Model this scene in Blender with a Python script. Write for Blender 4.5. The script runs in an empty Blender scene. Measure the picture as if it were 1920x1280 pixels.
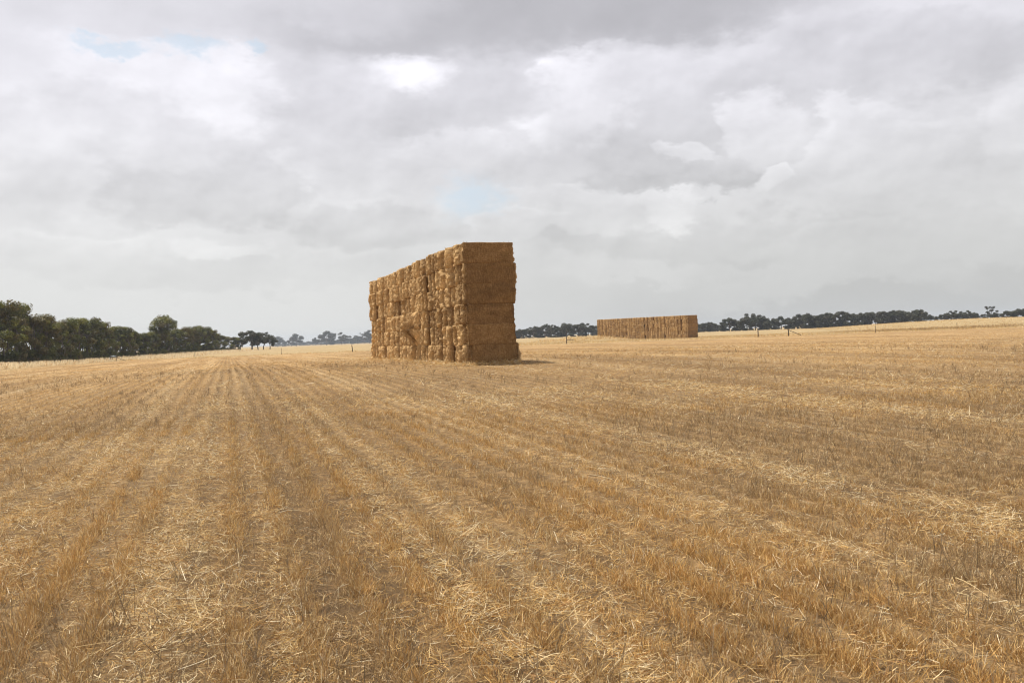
import bpy, math, random
import numpy as np
from mathutils import Matrix, Vector

random.seed(7)
RNG = np.random.default_rng(11)
C = bpy.context.scene.collection
SC = bpy.context.scene
R = math.radians

# ------------------------------------------------------------------ view geometry (photo 1920x1280)
F = 1550.0                      # focal length in photo pixels
ROLL = R(2.12)
VH = 9.5                        # horizon above the picture centre, pixels
CAM_Z = 1.62


def direction(px, py):
    dx, dy = px - 960.0, 640.0 - py
    u = dx * math.cos(ROLL) + dy * math.sin(ROLL)
    v = -dx * math.sin(ROLL) + dy * math.cos(ROLL)
    return u / F, (v - VH) / F      # x/y and z/y


def ground_xy(px, Y):
    """world x at depth Y for a thing standing on the ground and seen at column px"""
    py = 650.0 - .037 * (px - 445)
    return direction(px, py)[0] * Y, Y


ROW = np.array([-.325, .9457])      # drill rows and stacks run this way
ACR = np.array([.9457, .325])       # across the rows


# ------------------------------------------------------------------ helpers
def props(o, label=None, cat=None, group=None, kind=None):
    if label: o['label'] = label
    if cat: o['category'] = cat
    if group: o['group'] = group
    if kind: o['kind'] = kind
    return o


def mesh_np(name, V, Q, col=None, mat=None, smooth=False):
    me = bpy.data.meshes.new(name)
    V = np.ascontiguousarray(V, dtype=np.float32)
    Q = np.ascontiguousarray(Q, dtype=np.int32)
    n, k = Q.shape
    me.vertices.add(len(V)); me.vertices.foreach_set('co', V.ravel())
    me.loops.add(n * k); me.loops.foreach_set('vertex_index', Q.ravel())
    me.polygons.add(n)
    me.polygons.foreach_set('loop_start', np.arange(0, n * k, k, dtype=np.int32))
    if smooth:
        me.polygons.foreach_set('use_smooth', np.ones(n, dtype=bool))
    me.update(calc_edges=True)
    if col is not None:
        a = me.attributes.new('tint', 'FLOAT_COLOR', 'POINT')
        c4 = np.ones((len(V), 4), np.float32); c4[:, :3] = col
        a.data.foreach_set('color', c4.ravel())
    if mat: me.materials.append(mat)
    return me


def link(name, me, parent=None):
    o = bpy.data.objects.new(name, me); C.objects.link(o)
    if parent is not None: o.parent = parent
    return o


def empty(name, loc, rz=0.0):
    o = bpy.data.objects.new(name, None); C.objects.link(o)
    o.location = loc; o.rotation_euler = (0, 0, rz); o.empty_display_size = .3
    return o


class Acc:
    """collects quads with colours"""
    def __init__(s): s.V, s.Q, s.K, s.n = [], [], [], 0
    def add(s, V, Q, col):
        V = np.asarray(V, float); Q = np.asarray(Q)
        s.V.append(V); s.Q.append(Q + s.n)
        c = np.asarray(col, float)
        s.K.append(np.broadcast_to(c, (len(V), 3)) if c.ndim == 1 else c)
        s.n += len(V)
    def mesh(s, name, mat, smooth=False):
        return mesh_np(name, np.vstack(s.V), np.vstack(s.Q), np.vstack(s.K), mat, smooth)


def tube(acc, pts, radii, col, sides=6, cap=True):
    pts = np.asarray(pts, float); n = len(pts)
    V = []
    for i in range(n):
        t = pts[min(i + 1, n - 1)] - pts[max(i - 1, 0)]
        t = t / (np.linalg.norm(t) + 1e-9)
        a = np.cross(t, [0.31, .95, .07]); a /= np.linalg.norm(a) + 1e-9
        b = np.cross(t, a)
        for k in range(sides):
            w = 2 * math.pi * k / sides
            V.append(pts[i] + radii[i] * (math.cos(w) * a + math.sin(w) * b))
    Q = []
    for i in range(n - 1):
        for k in range(sides):
            k2 = (k + 1) % sides
            Q.append((i * sides + k, i * sides + k2, (i + 1) * sides + k2, (i + 1) * sides + k))
    if cap and sides == 6:
        b = (n - 1) * 6
        Q += [(b, b + 1, b + 2, b + 3), (b, b + 3, b + 4, b + 5)]
    acc.add(V, Q, col)


def box(acc, c, s, col, rot=None):
    x, y, z = [k / 2 for k in s]
    V = np.array([(-x, -y, -z), (x, -y, -z), (x, y, -z), (-x, y, -z), (-x, -y, z), (x, -y, z), (x, y, z), (-x, y, z)])
    if rot is not None: V = V @ np.array(rot.to_3x3()).T
    acc.add(V + np.array(c), [(3, 2, 1, 0), (4, 5, 6, 7), (0, 1, 5, 4), (1, 2, 6, 5), (2, 3, 7, 6), (3, 0, 4, 7)], col)


def _hash(ix, iy, seed):
    h = (ix.astype(np.int64) * 374761393 + iy.astype(np.int64) * 668265263 + seed * 974634541) & 0x7fffffff
    h = ((h ^ (h >> 13)) * 1274126177) & 0x7fffffff
    return ((h ^ (h >> 16)) & 0xffff) / 65535.0


def vnoise(x, y, seed=0):
    x = np.asarray(x, float); y = np.asarray(y, float)
    ix, iy = np.floor(x), np.floor(y)
    fx, fy = x - ix, y - iy
    fx = fx * fx * (3 - 2 * fx); fy = fy * fy * (3 - 2 * fy)
    ix = ix.astype(np.int64); iy = iy.astype(np.int64)
    a = _hash(ix, iy, seed); b = _hash(ix + 1, iy, seed); c = _hash(ix, iy + 1, seed); d = _hash(ix + 1, iy + 1, seed)
    return (a * (1 - fx) + b * fx) * (1 - fy) + (c * (1 - fx) + d * fx) * fy


def fbm(x, y, seed=0, o=3):
    s, a, t = 0, .5, 0
    for i in range(o):
        s = s + a * vnoise(x * 2 ** i, y * 2 ** i, seed + i * 17); t += a; a *= .5
    return s / t


def sstep(a, b, x):
    t = np.clip((x - a) / (b - a), 0, 1)
    return t * t * (3 - 2 * t)


# ------------------------------------------------------------------ terrain
def terrain(x, y):
    x = np.asarray(x, float); y = np.asarray(y, float)
    z = .50 * np.exp(-(((x - 1) / 26) ** 2 + ((y - 45) / 26) ** 2))
    z = z - .20 * sstep(60, 160, y)
    z = z - .40 * np.exp(-(((x + 95) / 50) ** 2 + ((y - 175) / 60) ** 2))
    z = z + 2.05 * np.exp(-(((x - 158) / 50) ** 2 + ((y - 275) / 50) ** 2))
    z = z + .75 * np.exp(-(((x - 21) / 10) ** 2 + ((y - 222) / 12) ** 2))
    z = z + .10 * (fbm(x / 9, y / 9, 5, 3) - .5) * sstep(3, 20, np.hypot(x, y))
    return z


Z0 = float(terrain(0, 0))


def tz(x, y): return float(terrain(x, y))


# ------------------------------------------------------------------ node helpers
class NT:
    def __init__(s, nt): s.t = nt; s.L = nt.links
    def n(s, typ, **kw):
        d = s.t.nodes.new(typ)
        for k, v in kw.items(): setattr(d, k, v)
        return d
    def put(s, sock, v):
        if v is None: return
        if hasattr(v, 'is_output') or isinstance(v, bpy.types.NodeSocket): s.L.new(v, sock)
        else: sock.default_value = v
    def m(s, op, a, b=None, c=None, clamp=False):
        d = s.n('ShaderNodeMath', operation=op, use_clamp=clamp)
        for i, v in enumerate((a, b, c)): s.put(d.inputs[i], v)
        return d.outputs[0]
    def v(s, op, a, b=None, c=None):
        d = s.n('ShaderNodeVectorMath', operation=op)
        for i, q in enumerate((a, b, c)): s.put(d.inputs[i], q)
        return d.outputs['Value'] if op in ('DOT_PRODUCT', 'LENGTH') else d.outputs[0]
    def noise(s, vec, scale, detail=4, rough=.55, dist=0.0):
        d = s.n('ShaderNodeTexNoise')
        s.put(d.inputs['Vector'], vec)
        d.inputs['Scale'].default_value = scale; d.inputs['Detail'].default_value = detail
        d.inputs['Roughness'].default_value = rough; d.inputs['Distortion'].default_value = dist
        return d
    def ramp(s, fac, stops, interp='LINEAR'):
        d = s.n('ShaderNodeValToRGB'); cr = d.color_ramp; cr.interpolation = interp
        while len(cr.elements) < len(stops): cr.elements.new(.5)
        for e, (p, c) in zip(cr.elements, stops):
            e.position = p; e.color = (*c, 1) if len(c) == 3 else c
        s.put(d.inputs[0], fac)
        return d.outputs[0]
    def mix(s, fac, a, b, blend='MIX'):
        d = s.n('ShaderNodeMix', data_type='RGBA', blend_type=blend)
        s.put(d.inputs[0], fac)
        for sock, v in ((d.inputs[6], a), (d.inputs[7], b)):
            s.put(sock, (*v, 1) if isinstance(v, tuple) and len(v) == 3 else v)
        return d.outputs[2]
    def maprange(s, x, a, b, c, d_):
        d = s.n('ShaderNodeMapRange', interpolation_type='SMOOTHSTEP')
        s.put(d.inputs[0], x)
        for i, v in enumerate((a, b, c, d_)): d.inputs[i + 1].default_value = v
        return d.outputs[0]


def material(name):
    m = bpy.data.materials.new(name); m.use_nodes = True
    nt = m.node_tree; nt.nodes.clear()
    N = NT(nt); out = N.n('ShaderNodeOutputMaterial')
    return m, N, out


def thin_material(name, trans=.3, rough=.6, spec=.25):
    """thin straw, leaves: two-sided, lets some light through, own colour from the tint attribute"""
    m, N, out = material(name)
    at = N.n('ShaderNodeAttribute', attribute_name='tint')
    p = N.n('ShaderNodeBsdfPrincipled')
    p.inputs['Roughness'].default_value = rough; p.inputs['Specular IOR Level'].default_value = spec
    N.L.new(at.outputs['Color'], p.inputs['Base Color'])
    tr = N.n('ShaderNodeBsdfTranslucent'); N.L.new(at.outputs['Color'], tr.inputs['Color'])
    mx = N.n('ShaderNodeMixShader'); mx.inputs[0].default_value = trans
    N.L.new(p.outputs[0], mx.inputs[1]); N.L.new(tr.outputs[0], mx.inputs[2])
    N.L.new(mx.outputs[0], out.inputs['Surface'])
    return m


def tint_material(name, rough=.85, spec=.2, metal=0.0, bump=0.0, bscale=30):
    m, N, out = material(name)
    at = N.n('ShaderNodeAttribute', attribute_name='tint')
    p = N.n('ShaderNodeBsdfPrincipled')
    p.inputs['Roughness'].default_value = rough; p.inputs['Specular IOR Level'].default_value = spec
    p.inputs['Metallic'].default_value = metal
    tc = N.n('ShaderNodeTexCoord')
    nz = N.noise(tc.outputs['Object'], bscale, 4)
    cc = N.mix(N.m('MULTIPLY', nz.outputs[0], .5), at.outputs['Color'], (.02, .018, .015), 'MULTIPLY')
    N.L.new(N.mix(.35, at.outputs['Color'], cc), p.inputs['Base Color'])
    if bump:
        b = N.n('ShaderNodeBump'); b.inputs['Strength'].default_value = bump
        N.L.new(nz.outputs[0], b.inputs['Height']); N.L.new(b.outputs[0], p.inputs['Normal'])
    N.L.new(p.outputs[0], out.inputs['Surface'])
    return m


M_STRAW = thin_material('dry_straw', .20, .55, .3)
M_GRASS = thin_material('dry_grass', .45, .6, .25)
M_LEAF = thin_material('gum_leaves', .32, .5, .35)
M_BARK = tint_material('bark', .9, .15, 0, .5, 14)
M_WOOD = tint_material('weathered_wood', .9, .1, 0, .4, 40)
M_STEEL = tint_material('galvanised_steel', .5, .4, .6, .1, 30)

# ------------------------------------------------------------------ ground
m, N, out = material('stubble_ground')
tc = N.n('ShaderNodeTexCoord')
mp = N.n('ShaderNodeMapping'); mp.inputs['Rotation'].default_value = (0, 0, -R(18.97))
N.L.new(tc.outputs['Object'], mp.inputs['Vector'])       # x across the rows, y along them
rows = N.v('MULTIPLY', mp.outputs[0], (1, .035, 1))
band = N.noise(rows, .9, 5, .6).outputs[0]
patch = N.noise(tc.outputs['Object'], .11, 5, .6).outputs[0]
fleck = N.noise(tc.outputs['Object'], 9, 6, .75).outputs[0]
fine = N.noise(tc.outputs['Object'], 55, 4, .8).outputs[0]
c1 = N.ramp(band, [(.30, (.36, .225, .10)), (.5, (.45, .29, .135)), (.68, (.55, .39, .21))])
c2 = N.ramp(patch, [(.36, (.76, .76, .78)), (.55, (1, 1, 1)), (.7, (1.08, 1.04, .95))])
c3 = N.ramp(fleck, [(.30, (.45, .42, .40)), (.5, (.95, .95, .95)), (.72, (1.42, 1.42, 1.42))])
c4 = N.ramp(fine, [(.30, (.50, .48, .46)), (.52, (1, 1, 1)), (.74, (1.4, 1.4, 1.42))])
sxr = N.n('ShaderNodeSeparateXYZ'); N.L.new(mp.outputs[0], sxr.inputs[0])
wobr = N.noise(N.v('MULTIPLY', mp.outputs[0], (1, .25, 1)), .9, 2).outputs[0]
rowf = N.m('COSINE', N.m('MULTIPLY', N.m('MULTIPLY_ADD', wobr, .22, sxr.outputs[0]), 6.2832 / .38))
c5 = N.ramp(N.m('MULTIPLY_ADD', rowf, .5, .5), [(0, (.80, .80, .82)), (1, (1.12, 1.10, 1.06))])
band2 = N.noise(N.v('MULTIPLY', mp.outputs[0], (1, .012, 1)), .42, 3, .5).outputs[0]
c6 = N.ramp(band2, [(.36, (.80, .78, .76)), (.5, (1, 1, 1)), (.64, (1.16, 1.18, 1.2))])
stub = N.mix(1, N.mix(1, N.mix(1, c1, c2, 'MULTIPLY'), c3, 'MULTIPLY'), c4, 'MULTIPLY')
stub = N.mix(1, N.mix(1, stub, c5, 'MULTIPLY'), c6, 'MULTIPLY')
soil = N.ramp(fine, [(.3, (.075, .048, .028)), (.7, (.26, .175, .10))])
dist = N.v('LENGTH', tc.outputs['Object'])
near = N.maprange(dist, 14, 55, .62, 0.0)
stub = N.mix(near, stub, N.mix(N.maprange(fleck, .4, .62, 0, .75), soil, stub))
at = N.n('ShaderNodeAttribute', attribute_name='tint')
sep = N.n('ShaderNodeSeparateColor'); N.L.new(at.outputs['Color'], sep.inputs[0])
pal = N.ramp(patch, [(.35, (.36, .26, .13)), (.6, (.45, .335, .18))])
pal = N.mix(1, N.mix(1, pal, c3, 'MULTIPLY'), c4, 'MULTIPLY')
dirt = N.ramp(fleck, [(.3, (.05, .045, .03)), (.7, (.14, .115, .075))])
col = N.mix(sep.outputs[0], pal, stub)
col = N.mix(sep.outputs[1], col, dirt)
p = N.n('ShaderNodeBsdfPrincipled'); p.inputs['Roughness'].default_value = .95
p.inputs['Specular IOR Level'].default_value = .08
N.L.new(col, p.inputs['Base Color'])
bp = N.n('ShaderNodeBump'); bp.inputs['Strength'].default_value = .9; bp.inputs['Distance'].default_value = .08
N.L.new(N.m('ADD', fleck, N.m('MULTIPLY', fine, .5)), bp.inputs['Height']); N.L.new(bp.outputs[0], p.inputs['Normal'])
N.L.new(p.outputs[0], out.inputs['Surface'])
M_GROUND = m

# boundary fences: column in the photo and distance
LEFT_F = [(px, 115 + (px - 15) / 180 * 62) for px in (-120, -95, -62, -35, -5, 15, 35.6, 54, 71, 86, 101, 113, 126, 137, 147.5, 158, 168, 177, 186, 196)]
CORNER = (210, 181)
FAR_F = [(CORNER[0], 181), (365, 176), (527, 170), (660, 166), (1062, 157), (1246, 155), (1421, 153), (1478, 152), (1641, 152), (1794, 152), (1990, 152)]
far_xy = np.array([ground_xy(*q) for q in FAR_F])
left_xy = np.array([ground_xy(*q) for q in LEFT_F] + [far_xy[0]])


def in_field(x, y):
    """1 inside the cut paddock, 0 beyond the fences"""
    yf = np.interp(x, np.r_[far_xy[:, 0], 400], np.r_[far_xy[:, 1], 152])
    a = sstep(yf + .5, yf - 1.5, y)
    # left fence line: x along y
    xl = np.interp(y, np.r_[-200, left_xy[:, 1]], np.r_[left_xy[0, 0] + 110, left_xy[:, 0]])
    b = sstep(xl + .5, xl + 7.0, x)
    return a * b


rad = [0.0, .5]
while rad[-1] < 2400: rad.append(rad[-1] * 1.042 + .012)
rad = np.array(rad)
ang = np.r_[np.arange(-46, 46.001, .35), np.arange(49, 312, 3.0)]
A_, R_ = np.meshgrid(np.radians(ang), rad)
gx, gy = R_ * np.sin(A_), R_ * np.cos(A_)
gz = terrain(gx, gy)
na, nr = len(ang), len(rad)
idx = np.arange(nr * na).reshape(nr, na)
q = np.stack([idx[:-1], np.roll(idx, -1, 1)[:-1], np.roll(idx, -1, 1)[1:], idx[1:]], -1).reshape(-1, 4)
gv = np.stack([gx, gy, gz], -1).reshape(-1, 3)
wood_dirt = np.zeros(len(gv))
tint = np.stack([in_field(gv[:, 0], gv[:, 1]), wood_dirt, wood_dirt], -1)
# bare leaf litter under the left windbreak
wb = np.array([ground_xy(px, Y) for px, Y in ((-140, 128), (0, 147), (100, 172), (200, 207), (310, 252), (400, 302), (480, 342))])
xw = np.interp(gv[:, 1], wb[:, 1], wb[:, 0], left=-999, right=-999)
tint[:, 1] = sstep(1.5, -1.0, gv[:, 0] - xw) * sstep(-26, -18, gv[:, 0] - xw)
ground = link('ground', mesh_np('ground', gv, q, tint, M_GROUND, True))
props(ground, 'harvested stubble paddock and the pale dry grassland around it', 'field', kind='structure')

# ------------------------------------------------------------------ stubble and straw litter
COLS = {
    'gold': np.array([(.68, .435, .155), (.60, .36, .118), (.74, .505, .205), (.49, .275, .084), (.38, .195, .066)]),
    'pale': np.array([(.78, .60, .31), (.84, .68, .40), (.72, .52, .25), (.88, .76, .52)]),
    'white': np.array([(.82, .70, .48), (.74, .61, .40), (.87, .77, .56)]),
    'dull': np.array([(.45, .31, .15), (.39, .255, .115), (.52, .37, .195), (.33, .22, .115)]),
    'weed': np.array([(.20, .15, .09), (.16, .125, .08), (.25, .18, .11)]),
}


def pick(name, n):
    c = COLS[name][RNG.integers(0, len(COLS[name]), n)]
    return c * RNG.uniform(.8, 1.2, (n, 1))


def ribbons(P, D, L, W, bend, col, seg=2):
    """thin straws: base points, unit directions, lengths, widths, sideways bend"""
    n = len(P)
    rnd = RNG.normal(size=(n, 3))
    S = np.cross(D, rnd); S /= np.linalg.norm(S, axis=1, keepdims=True) + 1e-9
    B = np.cross(D, S) * bend[:, None]
    B[:, 2] -= np.abs(bend) * .5
    V = np.empty((n, (seg + 1) * 2, 3), np.float32)
    for i in range(seg + 1):
        t = i / seg
        c = P + D * (L * t)[:, None] + B * (L * t * t)[:, None]
        w = (W * .5 * (1 - .35 * t))[:, None]
        V[:, 2 * i] = c - S * w; V[:, 2 * i + 1] = c + S * w
    base = (np.arange(n) * (seg + 1) * 2)[:, None]
    Q = np.concatenate([base + np.array([[2 * i, 2 * i + 1, 2 * i + 3, 2 * i + 2]]) for i in range(seg)], 0)
    K = np.repeat(col, (seg + 1) * 2, axis=0)
    return V.reshape(-1, 3), Q, K


def profile(x, y):
    """looks of the drilled bands: litter, dullness and density by position across the rows"""
    t = x * ACR[0] + y * ACR[1]
    s = x * ROW[0] + y * ROW[1]
    w = (fbm(t / 1.2, s / 9.0, 3) - .5) * .5
    tt = t + w * .4
    def g(c, h): return np.exp(-((tt - c) / h) ** 2)
    lit = .9 * g(-.38, .36) + .5 * g(.30, .10) + .75 * g(1.25, .16) + .65 * g(1.75, .20) + .55 * g(-1.75, .25) + .45 * g(3.9, .25) + .4 * g(-4.2, .5) + .6 * g(5.5, .35)
    dul = .8 * g(.62, .14) + .55 * g(1.48, .10) + .6 * g(-2.5, .5) + .6 * g(4.4, .4) + .35 * g(2.15, .14) + .6 * g(5.95, .2) + .5 * g(7.5, 1.0) + .4 * g(-7.5, .9)
    farw = sstep(4, 7, np.abs(t))
    st = fbm(t / 1.1, s / 70, 21, 3)
    lit = lit + farw * sstep(.52, .68, st)
    dul = dul + farw * sstep(.47, .32, st)
    pt = fbm(x / 3.1, y / 3.1, 33, 4)
    pt2 = fbm(x / 17, y / 17, 47, 3)
    lit = lit + .8 * sstep(.54, .70, pt) * .8
    dul = .75 * dul + .6 * sstep(.47, .33, pt) + .35 * sstep(.46, .32, pt2)
    return np.clip(lit, 0, 1), np.clip(dul, 0, 1), pt


def scatter(n, y0, y1, rowed=0.0, spread=.72):
    """points seen in front of the camera, thinning out with distance"""
    lo, hi = math.log(y0), math.log(y1)
    y = np.exp(RNG.uniform(lo, hi, n))
    x = RNG.uniform(-1, 1, n) * (spread * y + 1.2)
    t = x * ACR[0] + y * ACR[1]
    wob = (vnoise(t / .9, (x * ROW[0] + y * ROW[1]) / 6, 61) - .5) * .08
    t2 = np.round(t / .38) * .38 + wob + RNG.normal(size=n) * .042     # drilled rows
    mv = (RNG.uniform(size=n) < rowed) * (t2 - t)
    x, y = x + mv * ACR[0], y + mv * ACR[1]
    k = in_field(x, y) > RNG.uniform(.25, .75, n)
    return x[k], y[k]


def unit(v): return v / (np.linalg.norm(v, axis=1, keepdims=True) + 1e-9)


parts = Acc()


def add_ribbons(P, D, L, W, bend, col, seg):
    V, Q, K = ribbons(P, D, L, W, bend, col, seg)
    parts.V.append(V); parts.Q.append(Q + parts.n); parts.K.append(K); parts.n += len(V)


def standing(n_cl, y0, y1, per, seg):
    x, y = scatter(n_cl, y0, y1, .85)
    lit, dul, pt = profile(x, y)
    brk = sstep(.34, .52, fbm(x / .45, y / .45, 141, 3))        # gaps along the rows
    keep = RNG.uniform(size=len(x)) < (1 - .82 * lit) * (.30 + .70 * brk)
    x, y, lit, dul, pt = x[keep], y[keep], lit[keep], dul[keep], pt[keep]
    n = len(x)
    cx = np.repeat(x, per); cy = np.repeat(y, per)
    sc = np.clip(cy / 9, 1, 7) ** .85
    rr = np.abs(RNG.normal(size=n * per)) * .038 * np.clip(cy / 12, 1, 9)
    ph = RNG.uniform(0, 6.283, n * per)
    ra, rb = rr * np.cos(ph), np.clip(rr, 0, .09) * np.sin(ph)     # clumps stretch along the row
    px_, py_ = cx + ra * ROW[0] + rb * ACR[0], cy + ra * ROW[1] + rb * ACR[1]
    hcl = np.repeat(RNG.uniform(.03, .108, n) * (1 - .25 * lit), per) * RNG.uniform(.55, 1.2, n * per)
    lean = np.repeat(RNG.normal(size=(n, 2)) * .30, per, axis=0) + RNG.normal(size=(n * per, 2)) * .34
    D = unit(np.c_[lean, np.ones(n * per)])
    P = np.c_[px_, py_, terrain(px_, py_) - .005]
    W = RNG.uniform(.0018, .0036, n * per) * sc
    gold = pick('gold', n * per); dull = pick('dull', n * per); pale = pick('pale', n * per)
    du = np.repeat(np.clip(dul + RNG.normal(size=n) * .22, 0, 1), per)[:, None]
    col = gold * (1 - du) + dull * du
    k = (RNG.uniform(size=n * per) < .12 + .25 * np.repeat(lit, per))[:, None]
    col = np.where(k, pale, col) * np.repeat(RNG.uniform(.62, 1.30, n), per)[:, None]
    add_ribbons(P, D, hcl, W, RNG.normal(size=n * per) * .18, col, seg)


def lying(n, y0, y1, seg, big=False):
    x, y = scatter(n, y0, y1)
    lit, dul, pt = profile(x, y)
    tr_ = x * ACR[0] + y * ACR[1]
    gap_ = .5 - .5 * np.cos(2 * np.pi * tr_ / .38)          # litter gathers between the rows
    ptc = sstep(.36, .56, fbm(x / .55, y / .55, 55, 3))
    keep = RNG.uniform(size=len(x)) < (.08 + .9 * lit if big else (.30 + .70 * lit) * (.20 + .80 * ptc) * (.55 + .45 * gap_))
    x, y, lit, dul = x[keep], y[keep], lit[keep], dul[keep]
    n = len(x)
    sc = np.clip(y / 9, 1, 7) ** .85
    # neighbouring straws lie the same way
    base = fbm(x / .8, y / .8, 71, 2) * 14
    a = base + RNG.normal(size=n) * .8
    el = RNG.normal(size=n) * (.24 if big else .38) + .08
    D = np.c_[np.cos(a) * np.cos(el), np.sin(a) * np.cos(el), np.sin(el)]
    L = RNG.uniform(.08, .24, n) if big else RNG.uniform(.02, .095, n)
    L = L * np.clip(y / 14, 1, 3)
    P = np.c_[x, y, terrain(x, y) + np.abs(RNG.normal(size=n)) * (.035 if big else .022) + .004]
    P[:, :2] -= D[:, :2] * (L * .5)[:, None]
    W = RNG.uniform(.0018, .0037, n) * sc
    gold = pick('gold', n); pale = pick('pale', n); dull = pick('dull', n)
    r = RNG.uniform(size=n)
    pw = .16 + .40 * lit if not big else .40 + .3 * lit
    col = np.where((r < pw)[:, None], pale, np.where((r < pw + .48 * (1 - dul) + .1)[:, None], gold, dull))
    add_ribbons(P, D, L, W, RNG.normal(size=n) * .34, col, seg)


def weeds(n_cl, y0, y1, per, seg):
    x, y = scatter(n_cl, y0, y1)
    lit, dul, pt = profile(x, y)
    keep = RNG.uniform(size=len(x)) < .04 + .6 * dul ** 1.5
    x, y = x[keep], y[keep]; n = len(x)
    cx = np.repeat(x, per); cy = np.repeat(y, per)
    sc = np.clip(cy / 9, 1, 7) ** .85
    px_ = cx + RNG.normal(size=n * per) * .05; py_ = cy + RNG.normal(size=n * per) * .05
    D = unit(np.c_[RNG.normal(size=(n * per, 2)) * .30, np.ones(n * per)])
    L = np.repeat(RNG.uniform(.08, .24, n), per) * RNG.uniform(.6, 1.1, n * per)
    P = np.c_[px_, py_, terrain(px_, py_)]
    W = RNG.uniform(.0022, .0045, n * per) * sc
    mixr = RNG.uniform(0, .75, (n * per, 1))
    col = pick('weed', n * per) * (1 - mixr) + pick('dull', n * per) * mixr
    add_ribbons(P, D, L, W, RNG.normal(size=n * per) * .15, col, seg)
    # side twigs
    k = RNG.integers(0, len(P), int(len(P) * .9))
    t = RNG.uniform(.35, .95, len(k))
    P2 = P[k] + D[k] * (L[k] * t)[:, None]
    D2 = unit(D[k] + RNG.normal(size=(len(k), 3)) * .55)
    add_ribbons(P2, D2, L[k] * .28, W[k] * .9, RNG.normal(size=len(k)) * .1, col[k], 1)


standing(64000, 3.2, 17, 9, 2)
standing(50000, 14, 190, 6, 1)
lying(760000, 3.2, 22, 2)
lying(150000, 18, 190, 1)
lying(20000, 3.2, 30, 3, big=True)
weeds(13000, 3.2, 45, 5, 2)
k_ = 9000
ss_ = RNG.uniform(-.3, 22, k_); oo_ = np.where(RNG.uniform(size=k_) < .8, -np.abs(RNG.normal(size=k_)) * .32 + .10, RNG.uniform(.1, 2.6, k_))
ss_ = np.where(oo_ > .1, -np.abs(RNG.normal(size=k_)) * .22 + .1, ss_)
nc_ = np.array([direction(862, 570)[0] * 35.0, 35.0])
x = nc_[0] + ROW[0] * ss_ + ACR[0] * oo_; y = nc_[1] + ROW[1] * ss_ + ACR[1] * oo_
a = RNG.uniform(0, 6.283, k_); el_ = RNG.normal(size=k_) * .35 + .1
D = np.c_[np.cos(a) * np.cos(el_), np.sin(a) * np.cos(el_), np.sin(el_)]
add_ribbons(np.c_[x, y, terrain(x, y) + np.abs(RNG.normal(size=k_)) * .06], D, RNG.uniform(.08, .30, k_), RNG.uniform(.008, .016, k_),
            RNG.normal(size=k_) * .3, np.where(RNG.uniform(size=(k_, 1)) < .5, pick('gold', k_), pick('pale', k_) * .85), 2)
stub_o = link('straw_stubble', parts.mesh('straw_stubble', M_STRAW))
props(stub_o, 'cut golden stubble, loose pale straw and dry weeds covering the paddock', 'stubble', kind='stuff')

# ------------------------------------------------------------------ tall dry grass outside the fences
parts = Acc()
gx_, gy_ = [], []


def strip(pts, n, w0, w1):
    pts = np.asarray(pts, float)
    seg = np.linalg.norm(np.diff(pts, axis=0), axis=1); cum = np.r_[0, np.cumsum(seg)]
    s = RNG.uniform(0, cum[-1], n)
    x = np.interp(s, cum, pts[:, 0]); y = np.interp(s, cum, pts[:, 1])
    i = np.clip(np.searchsorted(cum, s) - 1, 0, len(seg) - 1)
    d = np.diff(pts, axis=0)[i] / seg[i][:, None]
    off = RNG.uniform(w0, w1, n)
    return x - d[:, 1] * off, y + d[:, 0] * off


def tall_grass(x, y, h0, h1, w, c='pale', dark=1.0, mixg=.3):
    n = len(x)
    cl = fbm(x / 2.5, y / 2.5, 91, 3)
    L = (h0 + (h1 - h0) * sstep(.3, .7, cl)) * RNG.uniform(.55, 1.15, n)
    D = unit(np.c_[RNG.normal(size=(n, 2)) * .22 + np.array([.12, -.03]), np.ones(n)])
    P = np.c_[x, y, terrain(x, y) - .02]
    col = pick(c, n) * dark
    k = RNG.uniform(size=(n, 1)) < mixg
    col = np.where(k, pick('gold', n) * .95, col)
    add_ribbons(P, D, L, RNG.uniform(.6, 1.2, n) * w, RNG.normal(size=n) * .25, col, 2)


x, y = strip(left_xy, 52000, -1.5, 6.0); tall_grass(x, y, .20, .95, .045, 'white', mixg=.15)
x, y = strip(left_xy, 14000, 3, 11); tall_grass(x, y, .3, .7, .05, 'white', mixg=.1)
ex = np.array([ground_xy(*q_) for q_ in ((205, 182), (260, 205), (310, 240), (360, 285), (420, 320))])
x, y = strip(ex, 22000, -14, 7); tall_grass(x, y, .4, 1.0, .06, 'white', mixg=.15)
x, y = strip(far_xy, 16000, .2, 4); tall_grass(x, y, .10, .40, .045)
x, y = strip(far_xy[3:], 30000, 4, 60); tall_grass(x, y, .06, .24, .07, dark=.85, mixg=.6)
x, y = strip(np.array([(6, 214), (38, 222)]), 5000, -9, 8); tall_grass(x, y, .2, .7, .07)
hx = RNG.uniform(95, 230, 26000); hy = RNG.uniform(160, 300, 26000); tall_grass(hx, hy, .08, .30, .09, mixg=.5)
hx = RNG.uniform(75, 210, 16000); hy = RNG.uniform(160, 198, 16000) ; tall_grass(hx, hy, .15, .55, .07, 'dull', .85, .15)
g_o = link('dry_grass', parts.mesh('dry_grass', M_GRASS))
props(g_o, 'tall pale dry grass standing along the fences and over the rise', 'grass', kind='stuff')

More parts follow.
